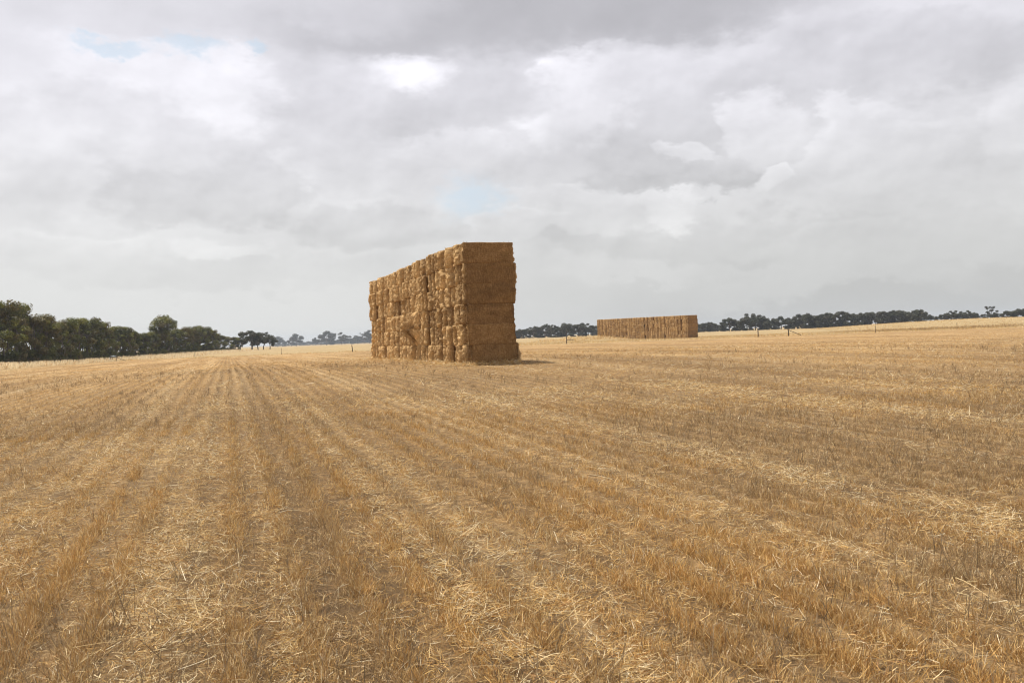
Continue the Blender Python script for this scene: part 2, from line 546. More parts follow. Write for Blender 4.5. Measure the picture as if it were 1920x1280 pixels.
# ------------------------------------------------------------------ straw bales
m, N, out = material('straw_bale')
tc = N.n('ShaderNodeTexCoord'); oi = N.n('ShaderNodeObjectInfo')
off = N.v('MULTIPLY_ADD', oi.outputs['Random'], (37, 19, 53), tc.outputs['Object'])
vec = N.v('MULTIPLY', off, (1.0, 1.0, 1.0))
st1 = N.noise(N.v('MULTIPLY', off, (28, 28, 5)), 1, 4, .7).outputs[0]
st2 = N.noise(N.v('MULTIPLY', off, (9, 9, 44)), 1, 4, .75).outputs[0]
fl = N.noise(off, 2.2, 4, .6).outputs[0]
sp = N.noise(off, 46, 3, .8).outputs[0]
ba = N.ramp(N.m('ADD', N.m('MULTIPLY', st1, .5), N.m('MULTIPLY', st2, .5)),
            [(.31, (.17, .102, .043)), (.47, (.34, .22, .10)), (.56, (.45, .31, .155)), (.69, (.70, .53, .31))])
ba = N.mix(1, ba, N.ramp(fl, [(.3, (.78, .74, .70)), (.5, (1, 1, 1)), (.7, (1.12, 1.10, 1.04))]), 'MULTIPLY')
ba = N.mix(1, ba, N.ramp(sp, [(.32, (.55, .5, .46)), (.5, (1, 1, 1)), (.72, (1.35, 1.33, 1.3))]), 'MULTIPLY')
at = N.n('ShaderNodeAttribute', attribute_name='tint')
ba = N.mix(1, ba, at.outputs['Color'], 'MULTIPLY')
rb = N.ramp(oi.outputs['Random'], [(0, (.84, .82, .80)), (.5, (.98, .97, .96)), (1, (1.12, 1.12, 1.10))])
ba = N.mix(1, ba, rb, 'MULTIPLY')
p = N.n('ShaderNodeBsdfPrincipled'); p.inputs['Roughness'].default_value = .8; p.inputs['Specular IOR Level'].default_value = .15
N.L.new(ba, p.inputs['Base Color'])
bp = N.n('ShaderNodeBump'); bp.inputs['Strength'].default_value = .8; bp.inputs['Distance'].default_value = .05
N.L.new(N.m('ADD', N.m('ADD', st1, st2), sp), bp.inputs['Height']); N.L.new(bp.outputs[0], p.inputs['Normal'])
N.L.new(p.outputs[0], out.inputs['Surface'])
M_BALE = m

BL, BW, BH = 2.27, 1.28, .87        # length across the stack, width along it, height


def bale_mesh(name, seed, colseed, nx, ny, nz, hair=0, bulge=None, square=False):
    r = np.random.default_rng(seed)
    ids, V = {}, []
    def vid(i, j, k):
        key = (i, j, k)
        if key not in ids:
            ids[key] = len(V); V.append((i / nx * 2 - 1, j / ny * 2 - 1, k / nz * 2 - 1))
        return ids[key]
    Q = []
    for j in range(ny):
        for k in range(nz):
            for i in (0, nx):
                f = [vid(i, j, k), vid(i, j + 1, k), vid(i, j + 1, k + 1), vid(i, j, k + 1)]
                Q.append(f if i else f[::-1])
    for i in range(nx):
        for k in range(nz):
            for j in (0, ny):
                f = [vid(i, j, k), vid(i + 1, j, k), vid(i + 1, j, k + 1), vid(i, j, k + 1)]
                Q.append(f[::-1] if j else f)
        for j in range(ny):
            for k in (0, nz):
                f = [vid(i, j, k), vid(i + 1, j, k), vid(i + 1, j + 1, k), vid(i, j + 1, k)]
                Q.append(f if k else f[::-1])
    U = np.array(V)
    U[:, 0] = np.sin(U[:, 0] * np.pi / 2)      # finer towards the ends
    half = np.array([BL, BW, BH]) / 2 * np.array([1, .992, 1.025])
    P = U * half
    rr = np.array([.05, .04 if square else .08, .013])
    qn = np.clip(P, -(half - rr), half - rr)
    d = (P - qn) / rr
    nrm = d / (np.linalg.norm(d, axis=1, keepdims=True) + 1e-9)
    P = qn + nrm * rr
    # ends: lobes squeezed out between the twine, wandering up the face
    endm = sstep(.90 if square else .84, .995, np.abs(U[:, 0]))
    sgn = np.sign(U[:, 0])
    rc = np.random.default_rng(5000 + colseed)
    nl = 2 if r.uniform() < .62 else 3
    lof = rc.uniform(-.10, .13, 4)
    w = (fbm(U[:, 2] * 1.1 + 40 + seed % 91, U[:, 1] * .5 + sgn * 9, seed % 997, 3) - .5) * .26
    cuts = np.sort(np.clip((np.arange(1, nl) / nl) + rc.normal() * .08 + r.normal(size=nl - 1) * .05, .2, .8))
    yy = (U[:, 1] + 1) / 2 + w * (1 - U[:, 1] ** 2)
    edges = np.r_[-.22 if square else -.04, cuts, 1.04]
    lobe = np.zeros(len(U)); lo = np.zeros(len(U))
    for a in range(nl):
        m_ = (yy >= edges[a]) & (yy <= edges[a + 1])
        t = (yy - edges[a]) / (edges[a + 1] - edges[a])
        lobe = np.where(m_, np.sin(np.pi * np.clip(t, 0, 1)) ** .6, lobe)
        lo = np.where(m_, lof[a] + r.uniform(-.065, .07), lo)
    out_ = endm * ((.44 if colseed >= 50 else .33) * (lobe - .5) + lo * 1.25 * np.minimum(1, lobe * 1.2) + .025 * (1 - U[:, 2] ** 6) - .12)
    fb = fbm(U[:, 1] * 6 + seed % 31, U[:, 2] * 3 + U[:, 0], seed % 613, 3) - .5
    fb2 = fbm(U[:, 1] * 13, U[:, 2] * 9 + U[:, 0], (seed * 3) % 613, 2) - .5
    out_ = out_ + endm * (fb * .15 + fb2 * .07)
    # long sides and top: flat, slightly wavy
    sb = fbm(U[:, 0] * 4 + 7, U[:, 2] * 3 + U[:, 1] * 3, seed % 401, 3) - .5
    out_ = out_ + (1 - endm) * (sb * .045)
    if bulge is not None:
        cy, cz, amp, sy, sz = bulge
        e = np.exp(-((P[:, 1] - cy) / sy) ** 2 - ((P[:, 2] - cz) / sz) ** 2) * (U[:, 0] < -.7)
        out_ = out_ + amp * e * (.55 + .9 * fbm(U[:, 1] * 4 + 3, P[:, 2] * 3 + cz * 3, 77, 3))
    P[:, 0] += np.where(endm > 0, sgn * out_ * endm ** .5, 0)
    P += nrm * ((1 - endm) * out_)[:, None]
    P[:, 2] += BH / 2
    ze = np.abs(U[:, 2]) ** 4 * np.sign(U[:, 2])
    P[:, 2] += (fbm(U[:, 0] * 3.5 + seed % 77, U[:, 1] * 2, 3 + (seed * 7) % 501, 3) - .5) * .035 * np.abs(ze)
    # sag at the bottom of a layer
    P[:, 1] *= 1 + .012 * np.cos(U[:, 2] * 2.2)
    acc = Acc()
    pale_end = (sstep(.965, .999, np.abs(U[:, 0])) * (.12 + .88 * sstep(-.13, .13, out_)))[:, None]  # paler on the ends, most on raised lobes, darker in grooves
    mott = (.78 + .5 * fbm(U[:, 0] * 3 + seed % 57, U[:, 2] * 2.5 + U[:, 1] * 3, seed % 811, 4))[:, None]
    tint = (np.array([(.74, .66, .58)]) * (1 - pale_end) + np.array([(1.80, 1.82, 1.84)]) * (.74 if colseed >= 50 else 1.0) * pale_end) * mott
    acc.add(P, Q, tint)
    if hair:
        # loose straws hanging from the ends and edges
        cand = np.where((endm > .6) & (U[:, 0] < 0) | (endm > .6) & (r.uniform(size=len(U)) < .2) | ((np.abs(U[:, 2]) > .93)) | ((np.abs(U[:, 1]) > .97) & (np.abs(U[:, 0]) > .7)))[0]
        k = r.choice(cand, hair)
        if bulge is not None:
            c2 = np.where((e > .25) & (U[:, 0] < -.9))[0]
            k[:int(hair * .75)] = r.choice(c2, int(hair * .75))
        nn = nrm[k] + r.normal(size=(hair, 3)) * .55 + np.array([0, 0, -.35])
        nn /= np.linalg.norm(nn, axis=1, keepdims=True)
        L = r.uniform(.05, .17, hair) * (1.8 if bulge is not None else 1); W = r.uniform(.006, .014, hair)
        S = np.cross(nn, r.normal(size=(hair, 3))); S /= np.linalg.norm(S, axis=1, keepdims=True)
        A = P[k] - nn * .02
        B = A + nn * L[:, None] * .6; D_ = B + (nn * .5 + np.array([0, 0, -.35])) * L[:, None] * .6
        HV = np.stack([A - S * W[:, None] / 2, A + S * W[:, None] / 2, B + S * W[:, None] / 2, B - S * W[:, None] / 2,
                       D_ + S * W[:, None] * .2, D_ - S * W[:, None] * .2], 1).reshape(-1, 3)
        b = (np.arange(hair) * 6)[:, None]
        HQ = np.concatenate([b + np.array([[0, 1, 2, 3]]), b + np.array([[3, 2, 4, 5]])], 0)
        acc.add(HV, HQ, np.repeat(r.uniform(.9, 1.8, (hair, 1)) * np.array([1, 1, 1.02]), 6, axis=0))
    return acc.mesh(name, M_BALE)


ORD = ['first', 'second', 'third', 'fourth', 'fifth', 'sixth', 'seventh', 'eighth', 'ninth', 'tenth', 'eleventh', 'twelfth',
       'thirteenth', 'fourteenth', 'fifteenth', 'sixteenth', 'seventeenth', 'eighteenth', 'nineteenth', 'twentieth',
       'twenty-first', 'twenty-second', 'twenty-third', 'twenty-fourth', 'twenty-fifth', 'twenty-sixth', 'twenty-seventh',
       'twenty-eighth', 'twenty-ninth', 'thirtieth', 'thirty-first', 'thirty-second', 'thirty-third', 'thirty-fourth',
       'thirty-fifth', 'thirty-sixth', 'thirty-seventh', 'thirty-eighth', 'thirty-ninth', 'fortieth']
LAY = ['bottom', 'second', 'third', 'fourth', 'fifth', 'top']
RZ = math.atan2(ACR[1], ACR[0])      # local x across the rows, local y along them


def stack_base(corner, n):
    """heights under each column"""
    out_ = []
    for c in range(n):
        p_ = np.array(corner) + ROW * (c + .5) * BW + ACR * BL / 2
        out_.append(min(tz(*p_), tz(*(p_ - ACR * BL / 2)), tz(*(p_ + ACR * BL / 2))) - .02)
    return out_


# near stack: corner nearest the camera
NC = np.array([direction(862, 570)[0] * 35.0, 35.0])
ncol = 17
zb = stack_base(NC, ncol)
zb = list(np.polyval(np.polyfit(range(ncol), zb, 1), range(ncol)))
front_off = [.12, .02, -.01, .01, .05, -.03]
rs = np.random.default_rng(5)
pair = np.repeat(rs.uniform(-.12, .12, 12), 2)[1:]
cj = rs.normal(size=20) * .07
for c in range(ncol):
    for l in range(6):
        bulge = None
        if c == 6 and l == 2: bulge = (-.05, -.40, .80, .34, .62)
        if c == 6 and l == 1: bulge = (-.05, .47, .80, .34, .62)
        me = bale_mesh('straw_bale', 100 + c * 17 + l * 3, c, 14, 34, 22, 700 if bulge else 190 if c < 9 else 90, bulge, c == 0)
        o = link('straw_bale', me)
        dx = (pair[c] if c else 0) * (1 if l < 5 else .6) + cj[c] + rs.normal() * .034
        if c == 0: dx = front_off[l] * .9 + .07
        pos = NC + ROW * ((c + .5) * BW + rs.normal() * .012 + .02 * c * 0) + ACR * (BL / 2 + dx + .17)
        o.location = (pos[0], pos[1], zb[c] + l * BH + rs.uniform(-.004, .004))
        o.rotation_euler = (0, 0, RZ + rs.normal() * .008)
        if c == 0:
            o.scale = (1.0 if l == 5 else 1.03, 1, 1)
            lab = f'straw bale showing its shaded long side, {LAY[l]} layer at near end of tall stack'
        elif c == 6 and l == 2:
            lab = 'torn straw bale with a clump of loose straw bulging out of the tall stack'
        elif c == 6 and l == 1:
            lab = 'straw bale half hidden under the loose straw bulging from the tall stack'
        else:
            lab = f'straw bale in {LAY[l]} layer of tall near stack, {ORD[c]} column from its shaded end'
        props(o, lab, 'straw bale', 'straw bales in the tall near stack')

# far stack
FC = np.array([direction(1288, 610)[0] * 184.0, 184.0])
fcol = 33
zb = stack_base(FC, fcol)
zb = list(np.polyval(np.polyfit(range(fcol), zb, 1), range(fcol)))
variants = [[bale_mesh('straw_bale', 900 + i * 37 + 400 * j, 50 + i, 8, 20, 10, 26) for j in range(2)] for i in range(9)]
pair = np.repeat(rs.uniform(-.16, .16, 20), 2)
pair[[13, 14, 22, 23]] = -.02
step = [0.0]
for c in range(1, fcol): step.append(step[-1] + 1.42 + (.30 if c in (14, 21) else .0))
for c in range(fcol):
    vc = variants[int(rs.integers(0, 9))]
    for l in range(6):
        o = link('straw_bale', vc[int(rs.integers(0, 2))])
        dx = rs.normal() * .05 + pair[c]
        pos = FC + ROW * (step[c] + BW / 2) + ACR * (BL * .58 + dx + .1)
        o.location = (pos[0], pos[1], zb[c] + l * BH)
        o.rotation_euler = (0, 0, RZ + rs.normal() * .01)
        o.scale = (1.16, 1.055, 1.0)
        if c == 0:
            lab = f'small far straw bale in {LAY[l]} layer at shaded end of the distant stack'
        else:
            lab = f'straw bale in {LAY[l]} layer of distant long stack, {ORD[c]} column from its shaded end'
        props(o, lab, 'straw bale', 'straw bales in the distant long stack')

# ------------------------------------------------------------------ trees
LEAFC = {
    'green': np.array([(.150, .160, .026), (.095, .105, .022), (.200, .200, .036), (.150, .118, .040), (.105, .086, .030), (.075, .088, .022)]),
    'olive': np.array([(.062, .068, .032), (.052, .058, .028), (.078, .080, .040), (.072, .062, .034)]),
}


def leaves(acc, r, centres, radii, n, size, flat, pal):
    centres = np.asarray(centres); radii = np.asarray(radii)
    wgt = radii ** 2; wgt = wgt / wgt.sum()
    k = r.choice(len(centres), n, p=wgt)
    d = r.normal(size=(n, 3)); d /= np.linalg.norm(d, axis=1, keepdims=True)
    rad_ = r.uniform(0, 1, n) ** .42
    lump = .72 + .5 * fbm(d[:, 0] * 2 + k * 3.1, d[:, 1] * 2 + d[:, 2] * 2, 7, 2)
    P = centres[k] + d * (rad_ * radii[k] * lump)[:, None] * np.array([1, 1, flat])
    nr_ = d * np.array([1, 1, 1.25]) + r.normal(size=(n, 3)) * .55
    a = np.cross(nr_, r.normal(size=(n, 3))); a /= np.linalg.norm(a, axis=1, keepdims=True)
    b = np.cross(nr_, a); b /= np.linalg.norm(b, axis=1, keepdims=True)
    s = size * r.uniform(.6, 1.35, n)[:, None]
    V = np.stack([P - a * s * .6, P + b * s * .33, P + a * s * .6, P - b * s * .33], 1).reshape(-1, 3)
    Q = np.arange(n * 4).reshape(n, 4)
    pc = LEAFC[pal]
    cl = pc[r.integers(0, len(pc), len(centres))]
    col = (cl[k] * .75 + pc[r.integers(0, len(pc), n)] * .25) * r.uniform(.75, 1.25, (n, 1))
    acc.add(V, Q, np.repeat(col, 4, axis=0))


def make_tree(kind, seed):
    """meshes of a tree about 10 m high"""
    r = np.random.default_rng(seed)
    tr, cr = Acc(), Acc()
    cen, rad_ = [], []
    bark = (.16, .135, .11)
    def limb(a, b, r0, r1):
        a, b = np.array(a), np.array(b)
        mid = (a + b) / 2 + r.normal(size=3) * .12 * np.linalg.norm(b - a) * np.array([1, 1, .3])
        mid2 = a * .2 + mid * .6 + b * .2
        tube(tr, [a, mid2, b], [r0, (r0 + r1) / 2, r1], np.array(bark) * r.uniform(.8, 1.3), 6)
    if kind == 'dense':              # windbreak: foliage almost to the ground, lumpy top
        nst = 3
        for s_ in range(nst):
            a = r.uniform(0, 6.28); base = (math.cos(a) * .35, math.sin(a) * .35, -.3)
            top = (math.cos(a) * 1.4, math.sin(a) * 1.4, r.uniform(6.5, 8.5))
            limb(base, top, .16, .05)
        for i in range(7):
            a = i / 7 * 6.28 + r.uniform(-.4, .4); q_ = r.uniform(.3, 2.4)
            cen.append((math.cos(a) * q_, math.sin(a) * q_, r.uniform(7.4, 9.2))); rad_.append(r.uniform(.9, 1.9))
            limb((0, 0, 5.0), cen[-1], .07, .02)
        for i in range(30):
            a = r.uniform(0, 6.28); h = r.uniform(.6, 7.6)
            q_ = (2.3 + .9 * math.sin(h / 8 * 3.0)) * r.uniform(.45, 1)
            cen.append((math.cos(a) * q_, math.sin(a) * q_, h)); rad_.append(r.uniform(.55, 1.3))
        for i in range(9):
            a = i / 9 * 6.28; q_ = r.uniform(1.2, 2.6)
            cen.append((math.cos(a) * q_, math.sin(a) * q_, r.uniform(.3, 1.4))); rad_.append(r.uniform(.8, 1.3))
        leaves(cr, r, cen, rad_, 10000, .30, .72, 'green')
    elif kind == 'round':            # tall round crown over a bushy base
        limb((0, 0, -.3), (.2, .1, 5.5), .32, .2)
        for i in range(20):
            a = i * 2.4; q_ = 2.7 * math.sqrt((i + .5) / 20)
            h = 8.8 - q_ * q_ * .30 + r.uniform(-.5, .2)
            cen.append((math.cos(a) * q_, math.sin(a) * q_, h)); rad_.append(r.uniform(.85, 1.25))
            limb((.2, .1, r.uniform(3.5, 5.5)), cen[-1], .10, .03)
        for i in range(12):
            a = r.uniform(0, 6.28); q_ = r.uniform(.6, 2.5)
            cen.append((math.cos(a) * q_, math.sin(a) * q_, r.uniform(4.6, 6.9))); rad_.append(r.uniform(.9, 1.25))
        for i in range(18):
            a = r.uniform(0, 6.28); q_ = r.uniform(.4, 2.0)
            cen.append((math.cos(a) * q_, math.sin(a) * q_, r.uniform(.5, 4.6))); rad_.append(r.uniform(.8, 1.2))
        leaves(cr, r, cen, rad_, 9000, .28, .85, 'green')
    elif kind == 'gum':              # spreading gum on a clear trunk
        fork = r.uniform(2.2, 3.2)
        limb((0, 0, -.3), (r.normal() * .2, r.normal() * .2, fork), .30, .22)
        for i in range(9):
            a = i / 9 * 6.28 + r.uniform(-.3, .3); q_ = r.uniform(1.0, 3.6)
            h = 8.6 - q_ * .7 + r.uniform(-1.8, .6)
            cen.append((math.cos(a) * q_, math.sin(a) * q_, h)); rad_.append(r.uniform(1.0, 1.65))
            limb((0, 0, fork), cen[-1], .13, .03)
        for i in range(9):
            a = r.uniform(0, 6.28); q_ = r.uniform(.6, 3.4)
            cen.append((math.cos(a) * q_, math.sin(a) * q_, r.uniform(2.6, 6.8))); rad_.append(r.uniform(.9, 1.5))
        leaves(cr, r, cen, rad_, 5600, .42, .8, 'olive')
    elif kind == 'sparse':           # thin open gum with limbs in view
        fork = r.uniform(2.5, 3.8)
        limb((0, 0, -.3), (r.normal() * .3, r.normal() * .3, fork), .28, .2)
        for i in range(8):
            a = i / 8 * 6.28 + r.uniform(-.4, .4); q_ = r.uniform(.8, 3.3)
            h = r.uniform(5.6, 9.4)
            cen.append((math.cos(a) * q_, math.sin(a) * q_, h)); rad_.append(r.uniform(.65, 1.15))
            limb((0, 0, fork), cen[-1], .13, .04)
        for i in range(5):
            a = r.uniform(0, 6.28); q_ = r.uniform(.3, 2.2)
            cen.append((math.cos(a) * q_, math.sin(a) * q_, r.uniform(3.2, 5.6))); rad_.append(r.uniform(.7, 1.1))
        leaves(cr, r, cen, rad_, 2600, .34, .8, 'olive')
    else:                            # 'broad': full dark crown of a distant wood
        for i in range(3):
            a = r.uniform(0, 6.28)
            limb((math.cos(a) * .4, math.sin(a) * .4, -.3), (math.cos(a) * 1.2, math.sin(a) * 1.2, 5.2), .2, .1)
        for i in range(9):
            a = i / 9 * 6.28 + r.uniform(-.3, .3); q_ = r.uniform(.5, 3.3)
            cen.append((math.cos(a) * q_, math.sin(a) * q_, 8.9 - q_ * .5 + r.uniform(-.9, .3))); rad_.append(r.uniform(1.0, 1.6))
            limb((0, 0, 4.0), cen[-1], .10, .03)
        for i in range(26):
            a = r.uniform(0, 6.28); q_ = r.uniform(.6, 3.5)
            cen.append((math.cos(a) * q_, math.sin(a) * q_, r.uniform(.2, 7.0))); rad_.append(r.uniform(.9, 1.5))
        leaves(cr, r, cen, rad_, 7000, .50, .85, 'olive')
    top = np.percentile(np.vstack(cr.V)[:, 2], 99.6) / 10.0
    for q_ in (tr, cr): q_.V = [v_ / top for v_ in q_.V]
    return tr.mesh('trunk', M_BARK, True), cr.mesh('crown', M_LEAF)


TREES = {k: [make_tree(k, 50 + 7 * i + 1000 * j) for i in range(n)] for j, (k, n) in
         enumerate((('dense', 5), ('round', 2), ('gum', 4), ('sparse', 4), ('broad', 5)))}
rt = np.random.default_rng(77)


def tree(kind, px, Y, top, label, group, wide=1.0, name='gum_tree', v=None):
    """a tree at photo column px, distance Y, with its top at photo row top"""
    x, y = ground_xy(px, Y)
    z = tz(x, y)
    h = CAM_Z + direction(px, top)[1] * Y - z
    tm, cm = TREES[kind][int(rt.integers(0, len(TREES[kind]))) if v is None else v]
    s = h / 10.0
    e = empty(name, (x, y, z), rt.uniform(0, 6.28))
    e.scale = (s * wide, s * wide, s)
    link('trunk', tm, e); link('crown', cm, e)
    return props(e, label, 'tree', group)


# left windbreak: px, distance, top row
def lw(px): return float(np.interp(px, [-160, 0, 100, 200, 310, 400, 480], [128, 150, 174, 208, 252, 302, 342]))


WIN = [(-150, 575, 1), (-118, 570, 1), (-85, 572, 1), (-52, 568, 1), (-22, 576, 1), (5, 566, .95), (28, 594, 1), (44, 570, .8), (66, 590, 1), (84, 590, .9),
       (98, 601, .9), (113, 606, .8), (128, 600, .9), (146, 597, 1), (165, 597, 1), (182, 602, .8), (194, 604, .75), (206, 614, .9), (222, 612, 1),
       (238, 613, .9), (252, 621, .8), (264, 625, .85), (276, 624, .85), (288, 622, .85), (330, 617, .9), (346, 613, 1.0), (362, 615, .9), (376, 611, .9), (388, 613, .9),
       (398, 619, .8), (407, 625, .75)]
for i, (px, top, w) in enumerate(WIN):
    seen = i - 4
    if px < 0: lab = 'windbreak tree standing past the left edge of the view'
    else: lab = f'dense dark windbreak tree behind the left fence, {ORD[max(0, seen - 1)]} from the left edge'
    tree('dense', px, lw(px) + rt.uniform(-3, 5), top, lab, 'windbreak trees along the left fence', w, 'windbreak_tree')
# second rank fills the row
for i, (px, top) in enumerate(sorted(((15, 604), (55, 603), (90, 606), (120, 612), (155, 606), (190, 612), (230, 620), (300, 622), (338, 624), (370, 620), (212, 619), (246, 624), (262, 628), (280, 628), (322, 624), (354, 622), (386, 622), (400, 627)))):
    tree('dense', px, lw(px) + 11, top, f'shorter tree filling the back of the windbreak, {ORD[i]} from the left',
         'back row of the windbreak', 1.05, 'windbreak_tree')
tree('round', 309, 246, 592, 'tall round-crowned gum rising above the lower left windbreak', None, 1.05, 'round_gum_tree', 0)
# low undergrowth shrubs are part of the crowns; end of the windbreak
END = [(416, 629, 'dense', 352), (428, 631, 'dense', 356), (440, 632, 'dense', 362), (452, 630, 'gum', 366), (472, 620, 'gum', 372),
       (484, 624, 'gum', 378), (494, 623, 'sparse', 384), (506, 629, 'gum', 392)]
for i, (px, top, k, Y) in enumerate(END):
    tree(k, px, Y, top, f'grey-green tree at the far end of the windbreak, {ORD[i]} past the last dense clump',
         'trees at the far end of the windbreak', 1.15)
# hazy trees in the gap left of the tall stack
GAP = [(520, 631, 'gum', 880), (534, 639, 'broad', 1000), (547, 634, 'gum', 860), (556, 626, 'gum', 840), (564, 638, 'sparse', 900), (592, 633, 'gum', 860),
       (602, 629, 'sparse', 840), (613, 621, 'gum', 820), (622, 632, 'broad', 880), (641, 623, 'sparse', 800), (647, 629, 'gum', 840), (661, 634, 'broad', 900),
       (671, 629, 'gum', 880), (682, 624, 'sparse', 820), (693, 619, 'gum', 800), (704, 626, 'broad', 880)]
for i, (px, top, k, Y) in enumerate(GAP):
    tree(k, px, Y, top, f'hazy gum in the gap left of the tall stack, {ORD[i]} from the windbreak end',
         'hazy trees left of the tall stack', 1.3)
# a farther wood seen between them
for i in range(36):
    px = 512 + i * 5.6
    tree('broad', px, 1250 + rt.uniform(-40, 60), float(np.interp(px, [512, 580, 650, 700], [645, 640, 636, 631])) + rt.uniform(-1.2, 1.2),
         f'blue-grey far tree low behind the hazy gums, {ORD[i]} from the left', 'far wood left of the tall stack', 1.9)
# between the two stacks
MID = [(968, 620, 'broad'), (978, 617, 'gum'), (988, 616, 'broad'), (1000, 612, 'gum'), (1011, 613, 'broad'), (1022, 609, 'gum'), (1033, 607, 'sparse'), (1041, 612, 'broad'),
       (1052, 613, 'broad'), (1063, 606, 'gum'), (1073, 614, 'broad'), (1086, 606, 'gum'), (1095, 612, 'broad'), (1104, 606, 'sparse'), (1112, 610, 'gum'), (1124, 612, 'broad')]
for i, (px, top, k) in enumerate(MID):
    tree(k, px, 600 + rt.uniform(-20, 30), top, f'blue-grey gum between the two stacks, {ORD[i]} from the tall stack',
         'trees between the two stacks', 1.25)
for i, px in enumerate((975, 1003, 1031, 1059, 1087, 1112)):
    tree('broad', px, 670, 619, f'low crown filling the wood between the stacks, {ORD[i]} from the tall stack',
         'back of the wood between the stacks', 1.8)
# wood right of the far stack
RGT = [(1305, 606), (1318, 606), (1330, 604), (1342, 607), (1354, 604), (1368, 596), (1380, 600), (1393, 599), (1404, 588), (1416, 588), (1428, 593), (1440, 600),
       (1452, 597), (1464, 593), (1477, 596), (1490, 597), (1502, 589), (1513, 588), (1526, 592), (1538, 590), (1551, 587), (1564, 588), (1578, 584), (1590, 586),
       (1603, 588), (1616, 587), (1629, 586), (1642, 585), (1655, 584), (1668, 584), (1681, 582), (1694, 583), (1706, 585), (1716, 581), (1726, 581)]
for i, (px, top) in enumerate(RGT):
    k = 'gum' if i in (5, 8, 9, 13, 16, 27, 33) else 'broad'
    Y = float(np.interp(px, [1305, 1500, 1730], [540, 505, 465])) + rt.uniform(-8, 12)
    tree(k, px, Y, top, f'dark gum of the right-hand wood, {ORD[i]} from the distant stack',
         'wood right of the distant stack', 1.12)
for i, px in enumerate(range(1312, 1730, 24)):
    Y = float(np.interp(px, [1305, 1500, 1730], [580, 545, 505]))
    tree('broad', px, Y, 607 - .032 * (px - 1312), f'lower back tree of the right-hand wood, {ORD[i]} from the distant stack',
         'back row of the right-hand wood', 1.7)
CREST = [(1744, 590, 'broad'), (1758, 593, 'broad'), (1772, 588, 'gum'), (1785, 583, 'gum'), (1796, 582, 'gum'), (1810, 588, 'broad'), (1817, 582, 'gum'),
         (1829, 586, 'broad'), (1845, 589, 'broad'), (1857, 574, 'sparse'), (1866, 586, 'broad'), (1876, 587, 'sparse'), (1886, 583, 'gum'), (1897, 583, 'broad'),
         (1910, 579, 'broad'), (1922, 579, 'broad'), (1938, 580, 'broad'), (1960, 580, 'gum')]
for i, (px, top, k) in enumerate(CREST):
    lab = f'gum showing above the dry rise on the right, {ORD[i]} past the wood'
    if px == 1857: lab = 'tallest open gum above the dry rise near the right edge'
    tree(k, px, 480 + rt.uniform(-6, 8), top, lab, 'trees beyond the dry rise', 1.1)

# ------------------------------------------------------------------ fences
GREYW = (.10, .075, .055)


def post_mesh(h=1.25, r0=.06, seed=0, lean=.02):
    r = np.random.default_rng(seed); a = Acc()
    tube(a, [(0, 0, -.25), (r.normal() * lean * .4, 0, h * .5), (r.normal() * lean, r.normal() * lean, h), (r.normal() * lean, 0, h + .015)],
         [r0, r0 * .96, r0 * .9, r0 * .55], np.array(GREYW) * r.uniform(.8, 1.2), 6)
    return a.mesh('post', M_WOOD)


PM = [post_mesh(seed=i) for i in range(4)]
PM_THIN = [post_mesh(1.3, .05, seed=10 + i) for i in range(3)]


def wire_run(root, xy, zs=(.35, .65, .95, 1.15)):
    a = Acc()
    x0, y0, z0 = root.location
    for zz in zs:
        pts = []
        for (xa, ya), (xb, yb) in zip(xy[:-1], xy[1:]):
            for t in np.linspace(0, 1, 6)[:-1]:
                x_, y_ = xa + (xb - xa) * t, ya + (yb - ya) * t
                pts.append((x_ - x0, y_ - y0, tz(x_, y_) - z0 + zz - .03 * math.sin(math.pi * t)))
        pts.append((xy[-1][0] - x0, xy[-1][1] - y0, tz(*xy[-1]) - z0 + zz))
        tube(a, pts, [.004] * len(pts), (.22, .21, .2), 3, False)
    link('wire', a.mesh('wire', M_STEEL), root)


lf = empty('post_and_wire_fence', (*left_xy[5], tz(*left_xy[5])))
props(lf, 'thin post and wire fence in the pale grass before the left windbreak', 'fence')
for i, (x_, y_) in enumerate(left_xy[:-1]):
    o = link('post', PM_THIN[i % 3], lf)
    o.location = (x_ - lf.location.x, y_ - lf.location.y, tz(x_, y_) - lf.location.z)
wire_run(lf, [tuple(p_) for p_ in left_xy])

ff = empty('post_and_wire_fence', (*far_xy[4], tz(*far_xy[4])))
props(ff, 'post and wire fence with widely spaced dark posts across the far side of the paddock', 'fence')
TALL = {3: 1.35, 4: 1.45, 6: 1.3, 7: 1.45}
for i, (x_, y_) in enumerate(far_xy):
    o = link('post', PM[i % 4] if i in TALL else PM_THIN[i % 3], ff)
    o.location = (x_ - ff.location.x, y_ - ff.location.y, tz(x_, y_) - ff.location.z)
    f_ = TALL.get(i, 1.25) / 1.25
    o.scale = (1.6, 1.6, f_) if i in TALL else (.85, .85, f_)
    if i in (7, 4):        # strainer post with a slanting brace
        a = Acc()
        if i == 7: tube(a, [(.05, -.12, 1.05), (2.3, -.12, .05)], [.05, .05], GREYW, 6)
        else: tube(a, [(.05, .14, .78), (1.5, .14, .76)], [.06, .06], (.10, .105, .11), 6)
        b = link('brace', a.mesh('brace', M_WOOD), ff); b.location = o.location
wire_run(ff, [tuple(p_) for p_ in far_xy])

